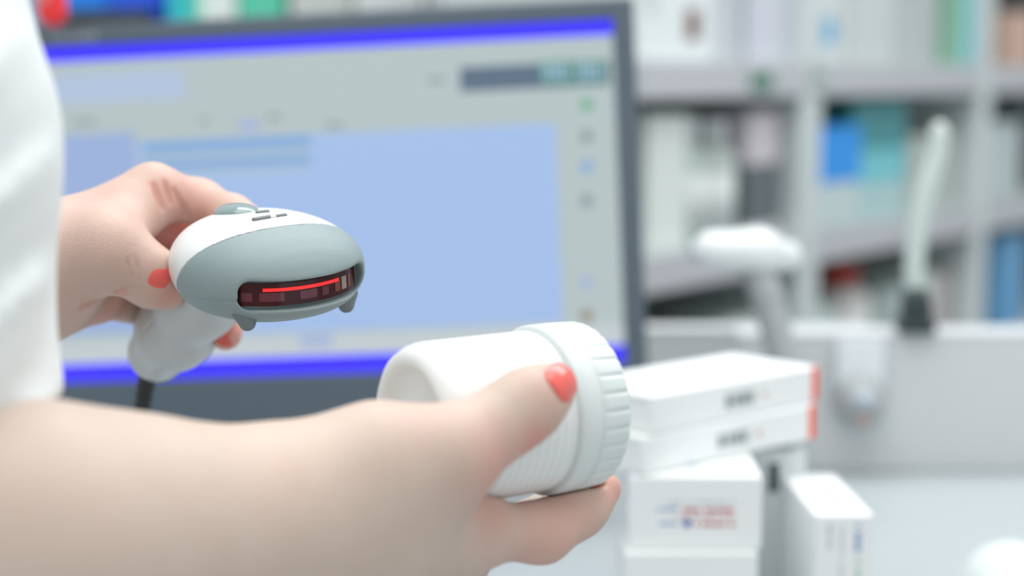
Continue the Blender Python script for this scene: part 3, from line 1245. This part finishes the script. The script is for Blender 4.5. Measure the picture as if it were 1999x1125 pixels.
prints(e, 'grey_lettering', textline(0, .040, .046, .0022, 11), M_inkp, ((-.022, -.037, .004), (1, 0, 0), (0, 0, 1), (0, -1, 0)))

e = carton('medicine_carton', 'pale carton standing half hidden behind the stack', Vector((.158, yA + .118, .9)), .03, .060, .050, .1135, M_cardg)
prints(e, 'dark_mark', [(.006, .086, .0125, .105)], mat('ink_dark_green', (58, 78, 74), .6), ((0, -.025, 0), (1, 0, 0), (0, 0, 1), (0, -1, 0)))
# tall carton to the right
t0 = at(1593, 1005, 1.0)
e = carton('medicine_carton', 'tall narrow white carton standing alone right of the stack', Vector((t0.x + .0150, t0.y + .0515, .9)), .035, .0345, .104, t0.z - .9)
H_ = t0.z - .9
fp = ((-.01725, -.052, 0), (1, 0, 0), (0, 0, 1), (0, -1, 0))
vl = lambda u, w, v0, v1, sd: [(u, a, u + w, b) for (a, _, b, _) in textline(v0, v1, 0, w, sd)]
prints(e, 'side_lettering', vl(.0075, .0022, H_ - .020, H_ - .006, 21) + vl(.0150, .0012, .02, H_ - .005, 22), M_inkp, fp)
prints(e, 'blue_lettering', vl(.0235, .0036, H_ - .022, H_ - .006, 23), M_bluei, fp)
prints(e, 'green_lettering', vl(.0245, .0024, H_ - .046, H_ - .026, 24), mat('ink_green', (150, 204, 186), .6), fp)
prints(e, 'top_lettering', vl(.010, .003, .015, .06, 25) + vl(.019, .004, .012, .075, 26), M_inkp, ((-.01725, -.052, H_), (1, 0, 0), (0, 1, 0), (0, 0, 1)))

# pale mouse cut off by the frame
mb = at(2015, 1180, 1.13)
mo = empty('computer_mouse', Matrix.Translation((mb.x, mb.y + .02, .9)))
M_mw = mat('mouse_white', (226, 234, 232), .35)


def mouse_mod(P, d):
    d = np.maximum(d, .001 - P[..., 2])
    return d + .0006 * np.exp(-(P[..., 0] / .0007) ** 2) * (P[..., 1] < .0)


V, Q = grid_sdf([([cone((0, -.028, -.004), (0, .028, -.004), .034, .036, (0, 0, 1), .98)], 0, 0)], [], .0016, mod=mouse_mod)
fast_mesh('mouse_shell', V, Q, M_mw, mo)
V, Q = grid_sdf([([cone((0, -.036, .0255), (0, -.024, .028), .0028, .0028)], 0, 0)], [], .0007)
fast_mesh('scroll_wheel', V, Q, mat('mouse_wheel', (170, 176, 178), .5), mo)
tag(mo, 'smooth white rounded mouse on the counter in the lower right corner', 'mouse')

# ------------------------------------------------------------------ second scanner on its stand
s2b = at(1490, 560, 1.40)
s2 = empty('barcode_scanner', Matrix.Translation((s2b.x + .02, s2b.y, .9)))
tag(s2, 'white barcode scanner resting upright on a grey stem behind the cartons', 'scanner')
o2 = Vector((s2b.x + .02, s2b.y, .9))
Lc = lambda px, py, d=1.40: at(px, py, d) - o2
M_s2w = mat('scanner_shell_white', (236, 240, 240), .35)
M_s2g = mat('scanner_stem_grey', (170, 174, 177), .45)
V, Q = grid_sdf([([cone(Lc(1385, 485, 1.37), Lc(1480, 490), .0130, .0165, UP, 1.0), cone(Lc(1480, 490), Lc(1535, 500, 1.42), .0165, .0125),
                   cone(Lc(1385, 485, 1.39), Lc(1470, 492, 1.42), .0130, .0165)], .012, 0)], [], .0016)
fast_mesh('head', V, Q, M_s2w, s2)
V, Q = grid_sdf([([cone(Lc(1360, 492, 1.365), Lc(1362, 494, 1.385), .0070, .0070, RT, 1.2)], .002, 0)], [], .0010)
fast_mesh('window', V, Q, mat('grey_window', (206, 212, 216), .15), s2)
V, Q = grid_sdf([([cone(Lc(1475, 520), Lc(1495, 575), .0135, .0125), cone(Lc(1495, 575), Lc(1535, 720), .0125, .0135)], .006, 0)], [], .0014)
fast_mesh('handle', V, Q, M_s2g, s2)
zb_ = Lc(1535, 720)
V, Q = grid_sdf([([cone(zb_, (zb_.x + .008, zb_.y, .010), .0125, .014), cone((zb_.x + .008, zb_.y, -.008), (zb_.x + .008, zb_.y, -.006), .045, .045, (0, 0, 1), 2.4)], .012, 0)], [], .0022,
                mod=lambda P, d: np.maximum(d, .001 - P[..., 2]))
fast_mesh('stand', V, Q, M_s2g, s2)

# device mounted on the upstand
dv = at(1688, 740, 1.492)
dv.y = 1.4995
pd = empty('panel_sensor', Matrix.Translation((dv.x, 1.4935, dv.z)))
tag(pd, 'white plate with a round grey dome and tiny orange light, mounted on the upstand panel', 'sensor')
bm_obj('plate', box_bm(-.0215, .0215, -.004, .0, -.016, .033, .003, 3), mat('plate_white', (236, 241, 244), .4), pd)
V, Q = grid_sdf([([cone((0, -.010, -.026), (0, -.004, -.022), .0205, .0225, (0, 1, 0), 1.15)], 0, 0)], [], .0013, mod=lambda P, d: np.maximum(d, P[..., 1] - .0))
fast_mesh('dome', V, Q, mat('dome_grey', (168, 173, 174), .4), pd)
V, Q = grid_sdf([([cone((0, -.0265, -.020), (0, -.024, -.020), .0075, .0085)], 0, 0)], [], .0009)
fast_mesh('lens', V, Q, mat('dome_lens', (176, 188, 200), .25), pd)
V, Q = grid_sdf([([cone((-.001, -.0262, -.036), (-.001, -.0240, -.036), .0026, .0026)], 0, 0)], [], .0005)
fast_mesh('status_light', V, Q, emis('status_orange', (236, 150, 96), .8), pd)

# gooseneck on the upstand
gp = [at(1788, 600, 1.515), at(1784, 540, 1.515), at(1790, 460, 1.515), at(1806, 380, 1.515), at(1828, 310, 1.515), at(1834, 262, 1.515)]
gb = Vector((gp[0].x, gp[0].y, 1.0262))
gn = empty('gooseneck_stand', Matrix.Translation(gb))
tag(gn, 'pale curved gooseneck rising from a dark foot on the upstand panel', 'gooseneck')
pts = spline([tuple(p) for p in gp], 8)
n_ = len(pts)
V, Fc = tube([Vector(p) - gb for p in pts], [.0078 + .0016 * math.sin(3.0 * i / n_) for i in range(n_)], 20)
mesh_obj('flexible_neck', V, Fc, mat('neck_pale', (196, 210, 206), .5), gn, True)
bmesh_b = bmesh.new()
box_bm(-.016, .016, -.015, .017, 0.0, .012, .003, 2, bmesh_b)
box_bm(-.012, .012, -.012, .012, .010, .030, .003, 2, bmesh_b)
bm_obj('foot', bmesh_b, mat('foot_dark', (44, 58, 60), .5), gn)
bm_obj('clip_collar', box_bm(-.0100, .0100, -.0100, .0100, .029, .040, .003, 2), mat('collar_dark', (70, 84, 84), .5), gn)
V, Q = grid_sdf([([cone(gp[-1] - gb, gp[-1] - gb + Vector((.0, 0, .004)), .0090, .0075)], 0, 0)], [], .0012)
fast_mesh('end_cap', V, Q, mat('cap_pale', (206, 216, 213), .45), gn)

# ------------------------------------------------------------------ shelving with goods
M_shelf = mat('shelf_enamel', (206, 214, 214), .45, noise=.015, scale=10)
M_rail = mat('price_rail_grey', (188, 190, 194), .4, noise=.02, scale=10)
M_sback = mat('shelf_back_grey', (96, 104, 108), .6, noise=.03, scale=8)
SA = Vector((.150, 2.08))
SB_ = Vector((.775, 2.92))
ST = (SB_ - SA).normalized()
SN = Vector((ST.y, -ST.x))                  # towards the shop


def s_of(px):
    u = (px - 999.5) / F_PX
    # SA + s*ST = k*(u, 1)
    return (u * SA.y - SA.x) / (ST.x - u * ST.y)


def shelf_unit(label, org, t, n, length, levels, depth=.28, top=1.72, name='shelf_unit'):
    ang_ = math.atan2(t.y, t.x)
    e = empty(name, Matrix.Translation((org.x, org.y, 0)) @ Matrix.Rotation(ang_, 4, 'Z'))
    # local x along t, local y = away from the shop (so -y faces the viewer)
    for x0 in (0, length - .03):
        bm_obj('upright', box_bm(x0, x0 + .03, -.006, depth, 0, top, .003, 1), M_shelf, e)
    bm_obj('back_panel', box_bm(.03, length - .03, depth - .012, depth, .02, top, 0), M_sback, e)
    for z in levels:
        b_ = bm_obj('shelf_board', box_bm(.03, length - .03, 0, depth - .012, z - .02, z, .002, 1), M_shelf, e)
        bm_obj('price_rail', box_bm(.03, length - .03, -.010, 0, z - .046, z + .003, .003, 2), M_rail, b_)
    tag(e, label, 'shelf')
    return e


LV = (.79, 1.03, 1.27, 1.55)
edges = [s_of(1222), s_of(1585), s_of(1918), s_of(2230)]
shelf_labels = ['white shelf bay right behind the monitor edge', 'white shelf bay behind the gooseneck, holding the blue carton', 'white shelf bay at the right edge of the picture']
for k in range(3):
    o_ = SA + ST * (edges[k] - .015)
    shelf_unit(shelf_labels[k], Vector((o_.x, o_.y)), ST, SN, edges[k + 1] - edges[k] + (.03 if k == 2 else .0) - .0005, LV)
shelf_unit('white shelf bay behind the monitor, its goods showing over the frame', Vector((-1.05, 2.42)), Vector((1, 0)), Vector((0, -1)), .98, LV[:3], top=1.5)


def goods(kind, px0, px1, z, h, rgb, label, setback=.02, dep=.10, band=None, cap=None):
    """one packet or bottle on the angled shelving between two columns of the photograph"""
    s0, s1 = s_of(px0), s_of(px1)
    c = SA + ST * ((s0 + s1) / 2) - SN * setback
    place(kind, Vector((c.x, c.y, z)), math.atan2(ST.y, ST.x), abs(s1 - s0) - .002, h, rgb, label, dep, band, cap)


def place(kind, c, ang_, w, h, rgb, label, dep=.10, band=None, cap=None):
    key = '%d_%d_%d' % rgb
    m = mat('pack_' + key, rgb, .45, noise=.02, scale=25)
    if kind == 'carton':
        e = empty('goods_carton', Matrix.Translation(c) @ Matrix.Rotation(ang_, 4, 'Z'))
        bm_obj('carton_body', box_bm(-w / 2, w / 2, 0, dep, 0, h, .002, 1), m, e)
        if band:
            for (u0, v0, u1, v1, col) in band:
                bm_obj('printed_band', box_bm(-w / 2 + u0 * w - .0004, -w / 2 + u1 * w + .0004, -.0006, .002 + (dep * .5 if u0 <= 0 else 0), v0 * h, v1 * h, 0), mat('print_%d_%d_%d' % col, col, .45), e)
        tag(e, label, 'box')
    else:
        r = w / 2
        e = empty('goods_bottle', Matrix.Translation(c + Vector((-SN.x * r, -SN.y * r, 0))))
        nh = h * .78
        V_, F_ = lathe([(0, .0001), (0, r * .92), (.003, r), (nh * .85, r), (nh * .93, r * .9), (nh, r * .55), (nh + .001, r * .5), (h - .02, r * .5)], 28)
        mesh_obj('bottle_body', V_, F_, m, e, True)
        V_, F_ = lathe([(nh + .004, r * .50), (nh + .004, r * .62), (h - .003, r * .62), (h, r * .54), (h, .0001)], 28)
        mesh_obj('bottle_cap', V_, F_, mat('bottle_cap_' + key, cap or (225, 230, 230), .4), e, True)
        V_, F_ = lathe([(nh * .18, r + .0003), (nh * .18, r + .0008), (nh * .72, r + .0008), (nh * .72, r + .0003)], 28)
        mesh_obj('bottle_label', V_, F_, mat('bottle_label_' + key, tuple(min(255, int(v * .5 + 125)) for v in rgb), .5), e, True)
        tag(e, label, 'bottle')
    return e


z1, z2, z3 = 1.03 + .0005, 1.27 + .0005, .79 + .0005
# upper board, bay next to the monitor
goods('carton', 1252, 1415, z2, .20, (226, 232, 232), 'large white carton with a small brown mark beside the monitor edge, upper shelf', band=[(.66, .14, .82, .34, (110, 62, 52)), (.18, .3, .3, .7, (200, 208, 208))])
goods('carton', 1422, 1478, z2, .15, (196, 202, 206), 'pale grey carton right of the brown-marked white carton', .03)
goods('carton', 1482, 1556, z2, .19, (206, 208, 218), 'lavender-white carton next to the first shelf upright, upper shelf', .02)
# lower board, bay next to the monitor
goods('carton', 1262, 1284, z1, .10, (176, 188, 184), 'small greyish green carton close to the monitor edge, lower shelf', .07)
goods('carton', 1290, 1368, z1, .175, (224, 232, 228), 'tall white carton above and left of the second scanner', .02)
goods('bottle', 1375, 1425, z1, .17, (186, 200, 194), 'greenish white bottle directly above the second scanner', .02)
goods('bottle', 1428, 1478, z1, .165, (190, 202, 198), 'greenish white bottle above the second scanner, right of its twin', .02)
goods('carton', 1484, 1545, z1, .175, (208, 202, 208), 'pinkish white carton with a dark lower half beside the first upright', .02, band=[(0, .10, 1, .58, (94, 104, 108))])
# under it
goods('carton', 1290, 1390, z3, .13, (206, 212, 212), 'pale carton under the lower shelf, left of the second scanner', .02)
goods('carton', 1396, 1440, z3, .12, (188, 200, 200), 'grey-green carton behind the stem of the second scanner', .04)
goods('carton', 1446, 1552, z3, .13, (204, 214, 210), 'pale green carton low between the second scanner and the upright', .02)
# upper board, bay behind the gooseneck
goods('carton', 1598, 1668, z2, .19, (214, 220, 220), 'white carton with two blue spots, upper shelf above the blue carton', .02, band=[(.2, .15, .7, .36, (104, 176, 216)), (.1, .62, .8, .95, (30, 140, 226))])
goods('carton', 1674, 1760, z2, .165, (204, 212, 210), 'wide pale carton in the middle of the upper shelf above the teal carton', .02)
goods('carton', 1765, 1856, z2, .15, (188, 196, 196), 'grey carton left of the cyan packet, upper shelf', .03)
goods('carton', 1862, 1895, z2, .16, (126, 202, 210), 'cyan packet at the right end of the upper shelf', .0, band=[(.0, 0, .22, 1, (150, 198, 172))])
# lower board, bay behind the gooseneck
goods('carton', 1602, 1690, z1, .150, (196, 212, 212), 'carton with a bright blue upper half behind the cable-like gooseneck', .01, band=[(0, .44, 1, 1.0, (12, 148, 236))])
goods('carton', 1696, 1800, z1, .185, (118, 204, 214), 'teal and cyan carton right of the bright blue one', .03, band=[(0, .58, 1, 1.0, (62, 150, 156)), (0, 0, 1, .30, (176, 206, 208))])
goods('carton', 1806, 1894, z1, .125, (186, 196, 190), 'grey-green carton behind the upper end of the gooseneck', .03)
# below it
goods('bottle', 1606, 1690, z3, .155, (190, 210, 204), 'pale green bottle low behind the upstand, left of the red-capped one', .02)
goods('bottle', 1694, 1752, z3, .168, (206, 204, 202), 'white bottle with a red cap low behind the upstand', .02, cap=(176, 58, 48))
goods('carton', 1756, 1806, z3, .12, (170, 186, 184), 'grey-green carton behind the dark foot of the gooseneck', .03)
goods('carton', 1812, 1852, z3, .135, (206, 220, 214), 'pale packet just right of the gooseneck foot', .02)
goods('carton', 1856, 1895, z3, .125, (186, 178, 178), 'pinkish grey packet below the lower shelf by the second upright', .03)
# last bay
goods('carton', 1938, 1975, z2, .12, (186, 192, 190), 'grey packet on the upper shelf at the right picture edge', .04)
goods('carton', 1980, 2030, z2, .10, (210, 176, 158), 'pinkish tan packet cut by the right picture edge, upper shelf', .02)
goods('carton', 1938, 2020, z1, .14, (192, 206, 206), 'pale carton on the lower shelf at the right picture edge', .03)
goods('carton', 1938, 1970, z3, .12, (110, 126, 140), 'slate blue packet low at the right, beside the second upright', .04)
goods('carton', 1974, 2030, z3, .17, (92, 160, 206), 'light blue packet low at the right picture edge', .02)

# price tickets clipped to the rails
def ticket(px, z, w, h, rgb, label):
    s_ = s_of(px)
    c = SA + ST * s_ + SN * .0112
    e = empty('price_ticket', Matrix.Translation((c.x, c.y, z)) @ Matrix.Rotation(math.atan2(ST.y, ST.x), 4, 'Z'))
    bm_obj('ticket_card', box_bm(-w / 2, w / 2, -.0012, 0, 0, h, 0), mat('ticket_%d' % rgb[1], rgb, .5), e)
    bm_obj('ticket_line', box_bm(-w * .35, w * .35, -.0016, -.0011, h * .45, h * .6, 0), mat('ticket_ink', (70, 80, 80), .6), e)
    tag(e, label, 'price tag')


ticket(1470, 1.236, .060, .022, (62, 128, 104), 'dark green price ticket on the upper rail near the first upright')
ticket(1585, 1.232, .045, .040, (188, 200, 196), 'pale round-cornered price ticket at the first upright')

# goods above the monitor
def back_goods(px0, px1, h, rgb, label, y=2.44, band=None, dep=.1):
    d_ = y / math.cos(PITCH)
    x0, x1 = (px0 - 999.5) / F_PX * y, (px1 - 999.5) / F_PX * y
    place('carton', Vector(((x0 + x1) / 2, y, z2)), 0, x1 - x0 - .002, h, rgb, label, dep, band)


back_goods(-120, 60, .18, (210, 216, 218), 'white carton high on the far left, mostly behind the sleeve')
back_goods(128, 222, .20, (0, 140, 255), 'azure carton above the left part of the monitor', 2.50)
back_goods(224, 330, .20, (30, 100, 255), 'deep blue carton right of the azure one above the monitor', 2.50)
back_goods(120, 300, .078, (52, 62, 66), 'flat dark box in front of the two blue cartons above the monitor', 2.43, dep=.06)
back_goods(334, 378, .20, (52, 196, 204), 'turquoise carton between the deep blue and the white-green ones')
back_goods(380, 468, .20, (226, 236, 232), 'white carton with a green side above the middle of the monitor', band=[(0, 0, .2, 1, (96, 216, 180))])
back_goods(470, 562, .20, (92, 204, 172), 'mint green carton above the monitor, left of the grey-white row')
back_goods(570, 690, .20, (204, 208, 204), 'pale grey carton above the monitor, right of the mint green one')
back_goods(694, 830, .20, (226, 230, 230), 'wide white carton above the right half of the monitor')
back_goods(834, 856, .20, (232, 234, 234), 'white carton at the right end of the shelf above the monitor')
